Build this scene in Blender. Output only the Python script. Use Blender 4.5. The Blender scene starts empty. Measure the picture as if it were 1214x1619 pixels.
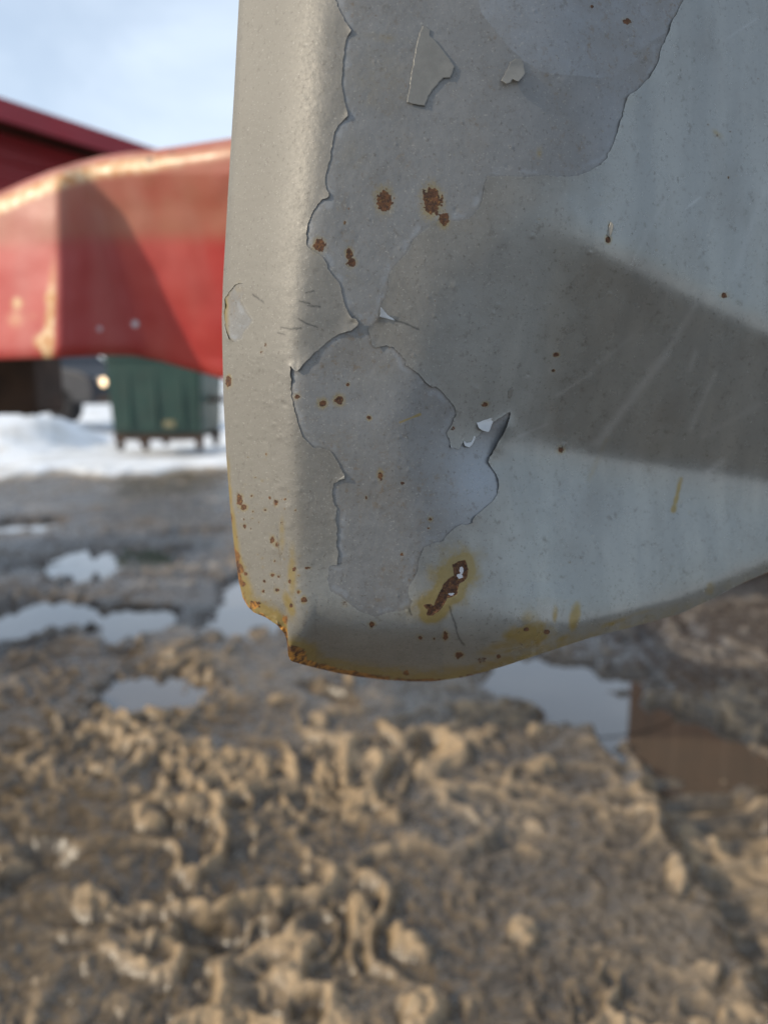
import bpy, bmesh, math, random
import numpy as np
from mathutils import Vector
random.seed(7)
scene = bpy.context.scene
COL = scene.collection

# ------------------------------------------------------------------ camera
CAM_H = 0.95
PITCH = math.radians(9.7)
FPX = 1219.0
c_, s_ = math.cos(PITCH), math.sin(PITCH)
def ray(px, py):
    """world ray of a photo pixel, scaled so that its y component is 1"""
    X = (np.asarray(px, float)-607.0)/FPX
    Y = -(np.asarray(py, float)-809.5)/FPX
    ry = c_+Y*s_; rz = -s_+Y*c_
    return X/ry, rz/ry
def at(px, py, yd):
    rx, rz = ray(px, py)
    return np.stack([rx*yd, np.broadcast_to(yd, np.shape(rx*yd)), CAM_H+rz*yd], -1)
def gnd(px, py):
    rx, rz = ray(px, py)
    t = -CAM_H/rz
    return float(rx*t), float(t)

cam = bpy.data.cameras.new('camera'); camo = bpy.data.objects.new('camera', cam); COL.objects.link(camo)
camo.location = (0, 0, CAM_H); camo.rotation_euler = (math.pi/2-PITCH, 0, 0)
cam.sensor_fit = 'VERTICAL'; cam.sensor_height = 36; cam.lens = FPX/1619*36
cam.clip_start = 0.02; cam.clip_end = 3000
cam.dof.use_dof = True; cam.dof.focus_distance = 0.252; cam.dof.aperture_fstop = 7.6
scene.camera = camo

# ------------------------------------------------------------------ numpy helpers
_rs = np.random.RandomState(11)
_perm = _rs.permutation(256); _perm = np.concatenate([_perm, _perm, _perm])
_ang = _rs.rand(256)*2*np.pi
_gx, _gy = np.cos(_ang), np.sin(_ang)
_r1, _r2, _r3 = _rs.rand(256), _rs.rand(256), _rs.rand(256)
def perlin(x, y):
    xi = np.floor(x).astype(np.int64); yi = np.floor(y).astype(np.int64)
    xf = x-xi; yf = y-yi
    u = xf*xf*xf*(xf*(xf*6-15)+10); v = yf*yf*yf*(yf*(yf*6-15)+10)
    def g(ix, iy, dx, dy):
        h = _perm[_perm[ix & 255]+(iy & 255)] & 255
        return _gx[h]*dx+_gy[h]*dy
    a = g(xi, yi, xf, yf); b = g(xi+1, yi, xf-1, yf)
    c = g(xi, yi+1, xf, yf-1); d = g(xi+1, yi+1, xf-1, yf-1)
    return (a+(b-a)*u)+((c+(d-c)*u)-(a+(b-a)*u))*v
def fbm(x, y, o=3):
    t = 0; a = 1.0
    for k in range(o):
        t = t+a*perlin(x*2**k+13.7*k, y*2**k-7.3*k); a *= .5
    return t
def ss(a, b, x):
    t = np.clip((x-a)/(b-a), 0, 1); return t*t*(3-2*t)
def softplus(x): return np.logaddexp(0, x)
def lumps(x, y, cell, rmin, rmax, prob, seed):
    """rounded clods: height of hemispherical bumps scattered on a jittered grid"""
    X = x/cell; Y = y/cell
    xi = np.floor(X).astype(np.int64); yi = np.floor(Y).astype(np.int64)
    h = np.zeros_like(x)
    for dx in (-1, 0, 1):
        for dy in (-1, 0, 1):
            ix, iy = xi+dx, yi+dy
            k = _perm[_perm[(ix+seed) & 255]+((iy+seed*3) & 255)] & 255
            cx = (ix+.1+.8*_r1[k])*cell; cy = (iy+.1+.8*_r2[k])*cell
            on = _r3[k] < prob
            k2 = (k*7+31) & 255
            r = rmin+(rmax-rmin)*_r1[k2]
            ex = 1+.5*(_r2[k2]-.5); th = _r3[k2]*6.28
            ux = (x-cx)*np.cos(th)+(y-cy)*np.sin(th); uy = -(x-cx)*np.sin(th)+(y-cy)*np.cos(th)
            d2 = ((ux*ex)**2+(uy/ex)**2)/(r*r)
            hh = np.where(on, r*np.sqrt(np.clip(1-d2, 0, 1))*1.0, 0)
            h = np.maximum(h, hh)
    return h
def in_poly(px, py, poly):
    ins = np.zeros(px.shape, bool)
    n = len(poly)
    for i in range(n):
        x1, y1 = poly[i]; x2, y2 = poly[(i+1) % n]
        if y1 == y2: continue
        cond = ((y1 > py) != (y2 > py)) & (px < (x2-x1)*(py-y1)/(y2-y1)+x1)
        ins ^= cond
    return ins
def near_poly(px, py, poly, closed=True):
    """distance to a polyline and the closest point on it"""
    n = len(poly); best = np.full(px.shape, 1e9); bx = np.zeros(px.shape); by = np.zeros(px.shape)
    for i in range(n if closed else n-1):
        x1, y1 = poly[i]; x2, y2 = poly[(i+1) % n]
        dx, dy = x2-x1, y2-y1; L = dx*dx+dy*dy+1e-9
        t = np.clip(((px-x1)*dx+(py-y1)*dy)/L, 0, 1)
        qx, qy = x1+t*dx, y1+t*dy
        d = (px-qx)**2+(py-qy)**2
        m = d < best
        best = np.where(m, d, best); bx = np.where(m, qx, bx); by = np.where(m, qy, by)
    return np.sqrt(best), bx, by

def link(name, me, mats, parent=None):
    o = bpy.data.objects.new(name, me); COL.objects.link(o)
    for m in (mats if isinstance(mats, (list, tuple)) else [mats]): me.materials.append(m)
    if parent: o.parent = parent
    return o
def np_mesh(name, verts, faces, mat, parent=None, attrs=None, smooth=True):
    verts = np.asarray(verts, np.float32); faces = np.asarray(faces, np.int32)
    me = bpy.data.meshes.new(name)
    k = faces.shape[1]
    me.vertices.add(len(verts)); me.vertices.foreach_set('co', verts.ravel())
    me.loops.add(faces.size); me.loops.foreach_set('vertex_index', faces.ravel())
    me.polygons.add(len(faces))
    me.polygons.foreach_set('loop_start', np.arange(0, faces.size, k, dtype=np.int32))
    me.polygons.foreach_set('loop_total', np.full(len(faces), k, np.int32))
    me.update(calc_edges=True); me.validate()
    me.polygons.foreach_set('use_smooth', np.full(len(me.polygons), smooth))
    for an, av in (attrs or {}).items():
        a = me.attributes.new(an, 'FLOAT', 'POINT'); a.data.foreach_set('value', np.asarray(av, np.float32))
    return link(name, me, mat, parent)
def grid_faces(nr, nc, flip=False):
    i = np.arange(nr*nc).reshape(nr, nc)
    a, b, c, d = i[:-1, :-1].ravel(), i[:-1, 1:].ravel(), i[1:, 1:].ravel(), i[1:, :-1].ravel()
    return np.stack([a, d, c, b] if not flip else [a, b, c, d], -1)
def tag(o, label=None, cat=None, group=None, kind=None):
    if label: o['label'] = label
    if cat: o['category'] = cat
    if group: o['group'] = group
    if kind: o['kind'] = kind
    return o
def empty(name, loc=(0, 0, 0), rz=0):
    o = bpy.data.objects.new(name, None); COL.objects.link(o); o.location = loc; o.rotation_euler = (0, 0, rz)
    o.empty_display_size = .1
    return o
def bm_obj(name, bm, mat, parent=None, bevel=0, smooth=False):
    if bevel:
        bmesh.ops.bevel(bm, geom=list(bm.edges), offset=bevel, segments=2, affect='EDGES', profile=.5, clamp_overlap=True)
    bmesh.ops.recalc_face_normals(bm, faces=bm.faces)
    me = bpy.data.meshes.new(name); bm.to_mesh(me); bm.free()
    if smooth:
        for p in me.polygons: p.use_smooth = True
    return link(name, me, mat, parent)
def add_box(bm, x0, x1, y0, y1, z0, z1, tx=0, ty=0):
    """box, top inset by tx, ty"""
    vs = [bm.verts.new(p) for p in [(x0, y0, z0), (x1, y0, z0), (x1, y1, z0), (x0, y1, z0),
          (x0+tx, y0+ty, z1), (x1-tx, y0+ty, z1), (x1-tx, y1-ty, z1), (x0+tx, y1-ty, z1)]]
    for f in [(0, 3, 2, 1), (4, 5, 6, 7), (0, 1, 5, 4), (1, 2, 6, 5), (2, 3, 7, 6), (3, 0, 4, 7)]:
        bm.faces.new([vs[i] for i in f])
    return vs
def add_prism(bm, prof, x0, x1, axis='x'):
    """closed profile (list of 2-D points) swept along an axis"""
    P = (lambda t, p: (t, p[0], p[1])) if axis == 'x' else (lambda t, p: (p[0], t, p[1]))
    a = [bm.verts.new(P(x0, p)) for p in prof]; b = [bm.verts.new(P(x1, p)) for p in prof]
    n = len(prof)
    bm.faces.new(a); bm.faces.new(b[::-1])
    for i in range(n): bm.faces.new([a[i], b[i], b[(i+1) % n], a[(i+1) % n]])
def add_lathe(bm, prof, centre, axis='y', n=40):
    """profile of (radius, along) turned round an axis"""
    rings = []
    for r, t in prof:
        ring = []
        for k in range(n):
            a = 2*math.pi*k/n
            p = {'y': (r*math.cos(a), t, r*math.sin(a)), 'x': (t, r*math.cos(a), r*math.sin(a)), 'z': (r*math.cos(a), r*math.sin(a), t)}[axis]
            ring.append(bm.verts.new((centre[0]+p[0], centre[1]+p[1], centre[2]+p[2])))
        rings.append(ring)
    for a, b in zip(rings, rings[1:]):
        for k in range(n): bm.faces.new([a[k], a[(k+1) % n], b[(k+1) % n], b[k]])
    bm.faces.new(rings[0][::-1]); bm.faces.new(rings[-1])

# ------------------------------------------------------------------ materials
class NT:
    def __init__(s, name):
        s.m = bpy.data.materials.new(name); s.m.use_nodes = True
        s.t = s.m.node_tree; s.b = s.t.nodes['Principled BSDF']
        s.tc = s.t.nodes.new('ShaderNodeTexCoord')
    def n(s, typ, **kw):
        x = s.t.nodes.new(typ)
        for k, v in kw.items(): setattr(x, k, v)
        return x
    def l(s, a, b): s.t.links.new(a, b)
    def setv(s, sock, v):
        if isinstance(v, bpy.types.NodeSocket): s.l(v, sock)
        elif v is not None:
            if isinstance(v, (tuple, list)) and len(v) == 3 and sock.type == 'RGBA': v = (*v, 1)
            sock.default_value = v
    def noise(s, scale, detail=3, rough=.55, dist=0, stretch=None, off=None):
        x = s.n('ShaderNodeTexNoise'); x.inputs['Scale'].default_value = scale
        x.inputs['Detail'].default_value = detail; x.inputs['Roughness'].default_value = rough; x.inputs['Distortion'].default_value = dist
        mp = s.n('ShaderNodeMapping'); s.l(s.tc.outputs['Object'], mp.inputs['Vector'])
        if stretch: mp.inputs['Scale'].default_value = stretch
        if off: mp.inputs['Location'].default_value = off
        s.l(mp.outputs['Vector'], x.inputs['Vector'])
        return x.outputs['Fac']
    def vor(s, scale, feature='F1'):
        x = s.n('ShaderNodeTexVoronoi', feature=feature); x.inputs['Scale'].default_value = scale
        s.l(s.tc.outputs['Object'], x.inputs['Vector']); return x.outputs['Distance']
    def attr(s, name):
        return s.n('ShaderNodeAttribute', attribute_name=name).outputs['Fac']
    def math(s, op, a, b=0, c=None):
        x = s.n('ShaderNodeMath', operation=op); s.setv(x.inputs[0], a); s.setv(x.inputs[1], b)
        if c is not None: s.setv(x.inputs[2], c)
        return x.outputs[0]
    def ramp(s, v, a, b, to0=0., to1=1.):
        x = s.n('ShaderNodeMapRange', interpolation_type='SMOOTHSTEP')
        s.setv(x.inputs[0], v); x.inputs[1].default_value = a; x.inputs[2].default_value = b
        x.inputs[3].default_value = to0; x.inputs[4].default_value = to1
        return x.outputs[0]
    def mix(s, f, a, b):
        x = s.n('ShaderNodeMix', data_type='RGBA'); s.setv(x.inputs[0], f); s.setv(x.inputs[6], a); s.setv(x.inputs[7], b)
        return x.outputs[2]
    def mixf(s, f, a, b):
        x = s.n('ShaderNodeMix', data_type='FLOAT'); s.setv(x.inputs[0], f); s.setv(x.inputs[2], a); s.setv(x.inputs[3], b)
        return x.outputs[0]
    def bump(s, h, strength=.3, dist=.001, nrm=None):
        x = s.n('ShaderNodeBump'); s.setv(x.inputs['Strength'], strength); x.inputs['Distance'].default_value = dist
        s.setv(x.inputs['Height'], h)
        if nrm is not None: s.l(nrm, x.inputs['Normal'])
        return x.outputs['Normal']
    def out(s, base=None, rough=None, metal=None, normal=None, spec=None, coat=None):
        for k, v in (('Base Color', base), ('Roughness', rough), ('Metallic', metal), ('Specular IOR Level', spec), ('Coat Weight', coat)):
            if v is not None: s.setv(s.b.inputs[k], v)
        if normal is not None: s.l(normal, s.b.inputs['Normal'])
        return s.m
def simple(name, col, rough=.5, metal=0., var=.15, scale=8, bump=0., bdist=.003, dirt_shade=None, dirt_amt=.3):
    n = NT(name)
    f = n.noise(scale, 4)
    c = n.mix(n.ramp(f, .3, .7), tuple(v*(1-var) for v in col), tuple(min(1, v*(1+var)) for v in col))
    if dirt_shade: c = n.mix(n.ramp(n.noise(scale*2.7, 5, .65), .5, .75, 0, dirt_amt), c, dirt_shade)
    return n.out(c, n.ramp(n.noise(scale*3, 3), .2, .8, max(0, rough-.08), min(1, rough+.08)), metal,
                 n.bump(n.noise(scale*6, 4), bump, bdist) if bump else None)

RUST_D = (.030, .013, .007); RUST_M = (.105, .042, .016); RUST_Y = (.30, .17, .045)
def panel_mat(name, top):
    n = NT(name)
    grain = n.noise(2600, 2, .6); grain2 = n.noise(900, 3, .6); blot = n.noise(38, 4, .6); blot2 = n.noise(130, 4, .65)
    streak = n.noise(90, 3, .6, 0, (1, 1, .07)); 
    warm = n.attr('warm'); clean_sheen = n.attr('clean_sheen'); st = n.attr('stain'); ru = n.attr('rust'); di = n.attr('dirt_shade'); wh = n.attr('bare')
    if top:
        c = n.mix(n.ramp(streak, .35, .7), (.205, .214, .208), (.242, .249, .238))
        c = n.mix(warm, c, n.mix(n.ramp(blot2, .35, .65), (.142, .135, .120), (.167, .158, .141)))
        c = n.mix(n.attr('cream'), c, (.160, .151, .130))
    else:
        c = n.mix(n.ramp(blot2, .35, .7), (.143, .146, .148), (.168, .170, .171))
        c = n.mix(n.math('MULTIPLY', warm, .15), c, (.142, .134, .118))
        c = n.mix(clean_sheen, c, (.215, .235, .26))
    c = n.mix(n.ramp(blot, .45, .72, 0, .25 if top else .5), c, (.125, .112, .095))
    # fine pits and dust specks
    c = n.mix(n.ramp(n.noise(330, 4, .7, 0, None, (3, 1, 2)), .56, .72, 0, .5), c, (.085, .076, .064))
    c = n.mix(n.ramp(grain2, .6, .72, 0, .55), c, (.07, .06, .048))
    c = n.mix(n.ramp(n.noise(1300, 2, .6, 0, None, (7, 2, 5)), .62, .70, 0, .45), c, (.30, .29, .265))
    # dust held in scuffed primer
    if not top: c = n.mix(n.math('MULTIPLY', n.ramp(n.noise(420, 5, .7), .54, .66), n.ramp(blot, .42, .62, 0, .55)), c, (.125, .09, .055))
    stn = n.math('MULTIPLY', st, n.ramp(n.noise(160, 4, .65), .2, .65, .35, 1.15))
    c = n.mix(n.ramp(stn, .02, .5, 0, .85), c, n.mix(n.noise(300, 3), (.15, .105, .022), (.235, .17, .042)))
    rm = n.ramp(n.math('ADD', ru, n.math('MULTIPLY', n.math('SUBTRACT', n.noise(520, 5, .7), .5), .9)), .42, .6)
    rcol = n.mix(n.ramp(n.noise(700, 5, .7), .35, .65), RUST_D, RUST_M)
    rcol = n.mix(n.ramp(n.noise(1300, 3, .6), .55, .75, 0, .6), rcol, RUST_Y)
    rcol = n.mix(n.math('MULTIPLY', n.attr('ochre'), n.ramp(n.noise(340, 4, .65), .4, .6)), rcol, (.50, .23, .04))
    c = n.mix(rm, c, rcol)
    c = n.mix(n.attr('pale'), c, (.36, .37, .37))
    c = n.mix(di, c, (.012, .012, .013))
    wm = n.ramp(n.math('ADD', wh, n.math('MULTIPLY', n.math('SUBTRACT', n.noise(600, 4, .7), .5), .8)), .45, .55)
    c = n.mix(wm, c, (.42, .42, .44))
    keep = n.math('SUBTRACT', 1, n.math('MINIMUM', n.math('ADD', rm, n.math('MULTIPLY', stn, .9)), 1))
    gl = n.attr('gloss')
    keep = n.math('MULTIPLY', keep, n.mixf(n.attr('cream'), 1.0, .1))
    met = n.math('MULTIPLY', keep, n.mixf(gl, .15 if top else .1, .5 if top else .3))
    ro = n.mixf(gl, n.ramp(grain2, .2, .8, .42, .56), n.ramp(blot2, .2, .8, .2, .3))
    ro = n.mixf(n.attr('cream'), ro, .62)
    ro = n.mixf(rm, ro, .85)
    h = n.math('MULTIPLY', n.math('ADD', n.math('MULTIPLY', grain, .35), n.math('MULTIPLY', grain2, .6)), n.mixf(gl, 1.0, .35))
    h = n.math('ADD', h, n.math('MULTIPLY', n.math('MULTIPLY', rm, n.noise(1500, 4, .7)), 3.0))
    return n.out(c, ro, met, n.bump(h, n.mixf(n.attr('cream'), .3, .07), .0004))

# ------------------------------------------------------------------ world: sky, sun
SUN = Vector((-0.86, -0.25, 0.45)).normalized()
EL = math.asin(SUN.z); ROT = math.atan2(SUN.x, SUN.y)
world = bpy.data.worlds.new('World'); scene.world = world; world.use_nodes = True
nt = world.node_tree; bg = nt.nodes['Background']
sky = nt.nodes.new('ShaderNodeTexSky'); sky.sky_type = 'NISHITA'; sky.sun_disc = False
sky.sun_elevation = EL; sky.sun_rotation = ROT; sky.altitude = 100; sky.air_density = 1.0; sky.dust_density = 1.2; sky.ozone_density = 1.0
tc = nt.nodes.new('ShaderNodeTexCoord'); mp = nt.nodes.new('ShaderNodeMapping'); mp.inputs['Scale'].default_value = (1.2, 1.2, 3.2)
nz = nt.nodes.new('ShaderNodeTexNoise'); nz.inputs['Scale'].default_value = 1.7; nz.inputs['Detail'].default_value = 6; nz.inputs['Roughness'].default_value = .55; nz.inputs['Distortion'].default_value = .6
mr = nt.nodes.new('ShaderNodeMapRange'); mr.interpolation_type = 'SMOOTHSTEP'
mr.inputs[1].default_value = .3; mr.inputs[2].default_value = .75; mr.inputs[3].default_value = .5; mr.inputs[4].default_value = .92
mx = nt.nodes.new('ShaderNodeMix'); mx.data_type = 'RGBA'
mx.inputs[7].default_value = (5.0, 5.8, 6.8, 1)
nt.links.new(tc.outputs['Generated'], mp.inputs['Vector']); nt.links.new(mp.outputs[0], nz.inputs['Vector'])
nt.links.new(nz.outputs['Fac'], mr.inputs[0]); nt.links.new(mr.outputs[0], mx.inputs[0])
nt.links.new(sky.outputs[0], mx.inputs[6]); nt.links.new(mx.outputs[2], bg.inputs['Color'])
bg.inputs['Strength'].default_value = 0.13
sl = bpy.data.lights.new('sun', 'SUN'); so = bpy.data.objects.new('sun', sl); COL.objects.link(so)
sl.energy = 3.0; sl.angle = math.radians(.6); sl.color = (1, .87, .68)
so.rotation_euler = SUN.to_track_quat('Z', 'Y').to_euler(); so.location = (-5, 2, 6)
scene.view_settings.view_transform = 'Standard'; scene.view_settings.look = 'None'
scene.view_settings.exposure = 0.4; scene.view_settings.gamma = 1
scene.view_settings.use_curve_mapping = False
scene.cycles.max_bounces = 6; scene.cycles.use_denoising = True

# ================================================================== GREY FENDER
U = .25/FPX                               # metres per photo pixel at the fender
D0 = .25
XLp = [(-1300, 410), (-400, 394), (0, 378), (150, 370), (300, 361), (440, 353), (500, 351), (560, 352), (640, 354), (720, 358), (800, 364), (870, 371), (920, 378), (945, 384), (960, 385), (1300, 385)]
XLy, XLx = np.array([p[0] for p in XLp], float), np.array([p[1] for p in XLp], float)
YBp = [(385, 945), (392, 959), (401, 968), (420, 976), (438, 988), (449, 1000), (453, 1010), (455, 1022), (455.6, 1036), (460, 1045), (480, 1051), (520, 1061), (560, 1069), (600, 1074), (650, 1077.5), (690, 1077), (730, 1071), (760, 1064), (800, 1052), (860, 1032), (930, 1009), (1000, 991), (1075, 970), (1130, 945), (1170, 926), (1214, 908), (1300, 872), (1600, 770), (2800, 480)]
YBx, YBy = np.array([p[0] for p in YBp], float), np.array([p[1] for p in YBp], float)
FOLD = np.array([(-1300, 560), (-300, 520), (0, 508), (250, 490), (450, 470), (560, 463), (800, 465), (950, 474), (1040, 496), (1100, 520)], float)
FOLDW = np.array([(-300, 26), (0, 24), (400, 18), (560, 10), (1000, 7)], float)
def XL(y): return np.interp(y, XLy, XLx)
def YB(a): return np.interp(a+385, YBx, YBy)
def wedge(x, y):
    yu = 352+.50*(x-880)+60*ss(880, 760, x); yl = 708+.155*(x-900)
    soft = 46-ss(900, 1300, x)*14
    return ss(-soft, soft, y-yu)*ss(-26, 26, yl-y)*ss(-150, 130, x-(918-.28*y))
def lower(x, y):
    yl = 708+.155*(x-900); yb = np.interp(x, YBx, YBy)
    return ss(-5, 90, y-yl)*ss(0, 1, (yb-8-y)/np.interp(x, [760, 900], [120, 30]))*ss(-150, 130, x-(918-.28*y))
def depth(x, y, yb=None):
    """forward distance of the sheet metal at photo pixel x, y"""
    yb = np.interp(x, YBx, YBy) if yb is None else yb
    xf = np.interp(y, FOLD[:, 0], FOLD[:, 1]); w = np.interp(y, FOLDW[:, 0], FOLDW[:, 1])
    g = .95*w*softplus((xf-x)/w)                                   # left flange turns back
    g += .50*60*softplus((x-880)/60)                                 # right side sweeps away
    g += .03*(np.clip(x, -1e9, 1200)-650)
    xl = XL(y); g += 1.6*2.2*softplus((xl+5-x)/2.2)                   # rolled left edge
    amp = np.interp(x, [440, 520, 600, 760, 860, 950, 1214], [.25, 2.8, 3.2, 2.3, .7, .45, .3])
    wid = np.interp(x, [440, 500, 700, 800, 900, 1000, 1214], [14, 70, 78, 50, 26, 24, 10])
    g += amp*11*softplus((y-(yb-wid))/11)                             # bottom rolls under
    g += -.03*(y-500)*1.0 + 9e-5*np.clip(y-500, -900, 900)**2*.4       # slight crown
    # dent in the corner
    d = np.exp(-((x-735)/70)**2-((y-690)/85)**2); g += 9*d
    d = np.exp(-((x-760)/48)**2-((y-775)/60)**2); g -= 5*d
    d = np.exp(-((x-560)/90)**2-((y-560)/150)**2); g += 3*d
    g += 1.6*fbm(x/170, y/210, 2)
    return g
XM = np.array([0.]); 
def build_cols():
    a = list(np.arange(0, 74, 1.2))+list(np.arange(74, 860, 1.7))
    st = 1.7
    while a[-1] < 2300: st = min(st*1.05, 30); a.append(a[-1]+st)
    return np.array(a)
def build_rows():
    y = [-1250.]
    while y[-1] < -25: y.append(y[-1]+max(1.8, min(30, (-25-y[-1])*.06)))
    y = np.concatenate([np.array(y[:-1]), np.arange(-25, 1077, 1.7), [1077.]])
    return (y+1250)/(1077+1250)
A = build_cols(); V = build_rows()
YBA = YB(A)
PY = -1250+(YBA[None, :]+1250)*V[:, None]
PX = XL(PY)+A[None, :]
G = depth(PX, PY, YBA[None, :]+0*PY)
# wedge: the skin tucks inward, then comes forward again below it (integrated down each column)
dy = np.gradient(PY, axis=0)
slope = .42*wedge(PX, PY)
acc = np.cumsum(slope*dy, 0)
low = lower(PX, PY); lowint = np.cumsum(low*dy, 0); tot = acc[-1:]; lt = np.maximum(lowint[-1:], 1)
rec = np.minimum(.30, tot/lt*.7)
acc = acc-lowint*rec
G = G+acc
NR, NC = PX.shape

# --- traced paint edges (photo pixels) ---
E_UP = [(520, -300), (524, -60), (530, 0), (536, 14), (543, 27), (549, 38), (555, 48), (550, 56), (547, 63), (544, 78), (543, 91), (541, 110), (540, 127), (542, 146), (544, 160), (545.5, 162), (547, 170), (550, 183), (542, 191), (534, 199), (529, 208), (527, 217), (525, 232), (523, 246), (519, 259), (516, 272), (514, 281), (514, 290), (516, 300), (520, 310), (517, 313), (509, 315), (502, 323), (496, 332), (492, 340), (489, 348), (486, 358), (484, 370), (485, 388), (492, 395), (499, 399), (510, 406), (514, 412), (518, 425), (524, 433), (530, 440), (537, 449), (540, 462), (543, 474), (545, 482), (548, 489), (552, 497), (556, 503), (563, 504), (567, 511), (564, 516), (559, 519.5), (549, 524), (539, 527), (530, 532), (521, 538), (512, 546), (503, 554), (494, 561), (485, 570), (479, 576), (474, 583), (467.6, 588), (462, 582), (458, 576), (459.6, 583), (459, 595), (460, 605), (459.5, 615), (460, 626), (463, 634), (465, 645), (468, 655), (470, 666), (473, 675), (476, 684), (483, 695), (490, 702), (496, 708), (508, 708), (521, 712), (527, 719), (532, 728), (538, 739), (545, 751.5), (545, 757), (536, 759), (527, 765), (525, 776), (527, 793), (533, 803), (531, 820), (533, 840), (532, 865), (535, 872), (533.5, 883), (533, 894), (521, 895), (517, 915), (522, 935), (540, 944), (556, 958), (575, 969), (592, 975), (612, 969), (630, 966), (647, 962), (652, 950), (647, 945), (645, 936), (646, 927), (653, 917), (659, 905), (661, 893), (662.5, 883), (667, 873), (670, 865), (684, 859), (700.6, 855), (707, 845), (717, 836), (730, 829), (738, 830), (746, 827), (751, 816), (766, 803), (780, 791), (786, 782), (788, 772), (788.5, 766), (787.5, 758), (783.7, 749), (776, 738), (771.5, 730), (774, 722), (779.5, 713), (786, 702), (792, 692), (797, 683), (801.5, 674), (805, 662), (806.4, 650),
        (797, 656), (788, 661), (778.5, 668), (769, 676), (753, 691), (746, 705), (740, 707.5), (733, 705), (732, 698), (725, 711), (712, 707), (711, 698.5), (706, 684), (711, 676), (715.5, 667), (721, 656), (719, 644), (712, 635), (702, 623), (695.6, 616.6), (689, 611), (683, 612), (672.5, 604), (667, 597), (662, 591), (652, 584), (640, 577), (642, 570), (631, 558), (621, 548), (606, 547.5), (591, 549), (588, 544), (586.5, 539.5), (584, 528), (582, 518), (592, 510), (600, 500.7), (602, 485), (604, 478), (610, 470.6), (612, 461), (614, 452.5), (614, 441.6), (619, 427), (626, 418), (632, 411), (641, 402), (650, 384), (655, 377), (668, 366), (679, 357), (690, 350), (702, 346), (718, 349), (731, 348), (741, 346), (750, 339), (757, 329), (762, 315), (765, 296), (769.5, 277), (785, 279), (801, 278), (828, 279), (860, 277), (890, 279), (915, 277), (931, 271), (944, 263), (956, 253), (964, 239), (971, 222), (977, 203), (984, 178), (991.5, 154), (999, 147), (1006, 143), (1013, 136), (1022, 126), (1031, 114), (1037, 104), (1042, 91), (1043, 82), (1046, 72.5), (1052, 60), (1058.5, 47), (1060, 38), (1064, 29), (1073, 12), (1080, 0), (1100, -60), (1160, -300)]
CHIP = [(356, 470), (362, 462), (372, 450), (384, 448), (386, 462), (382, 476), (390, 492), (399, 505), (394, 516), (386, 525), (382, 536), (372, 541), (362, 536), (357, 520), (355, 500)]
CLEAN_EDGE = [(700, -320), (760, 20), (801, 71), (828, 96), (857, 114), (890, 118), (919, 120), (945, 123), (970, 121), (990, 110), (1006, 96), (1008, 82), (1020, 72), (1035, 62), (1053, 51), (1075, 5), (1155, -320)]
SCAR = [(717, 894), (726, 889), (734, 887), (738, 901), (736, 912), (730, 919), (723, 922), (721, 938), (713, 942), (706, 944), (700, 955), (694, 963), (684, 971), (676, 971), (679, 963), (672, 958), (680, 956), (686, 962), (692, 948), (697, 936), (703, 925), (710, 917), (720, 911)]
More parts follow.
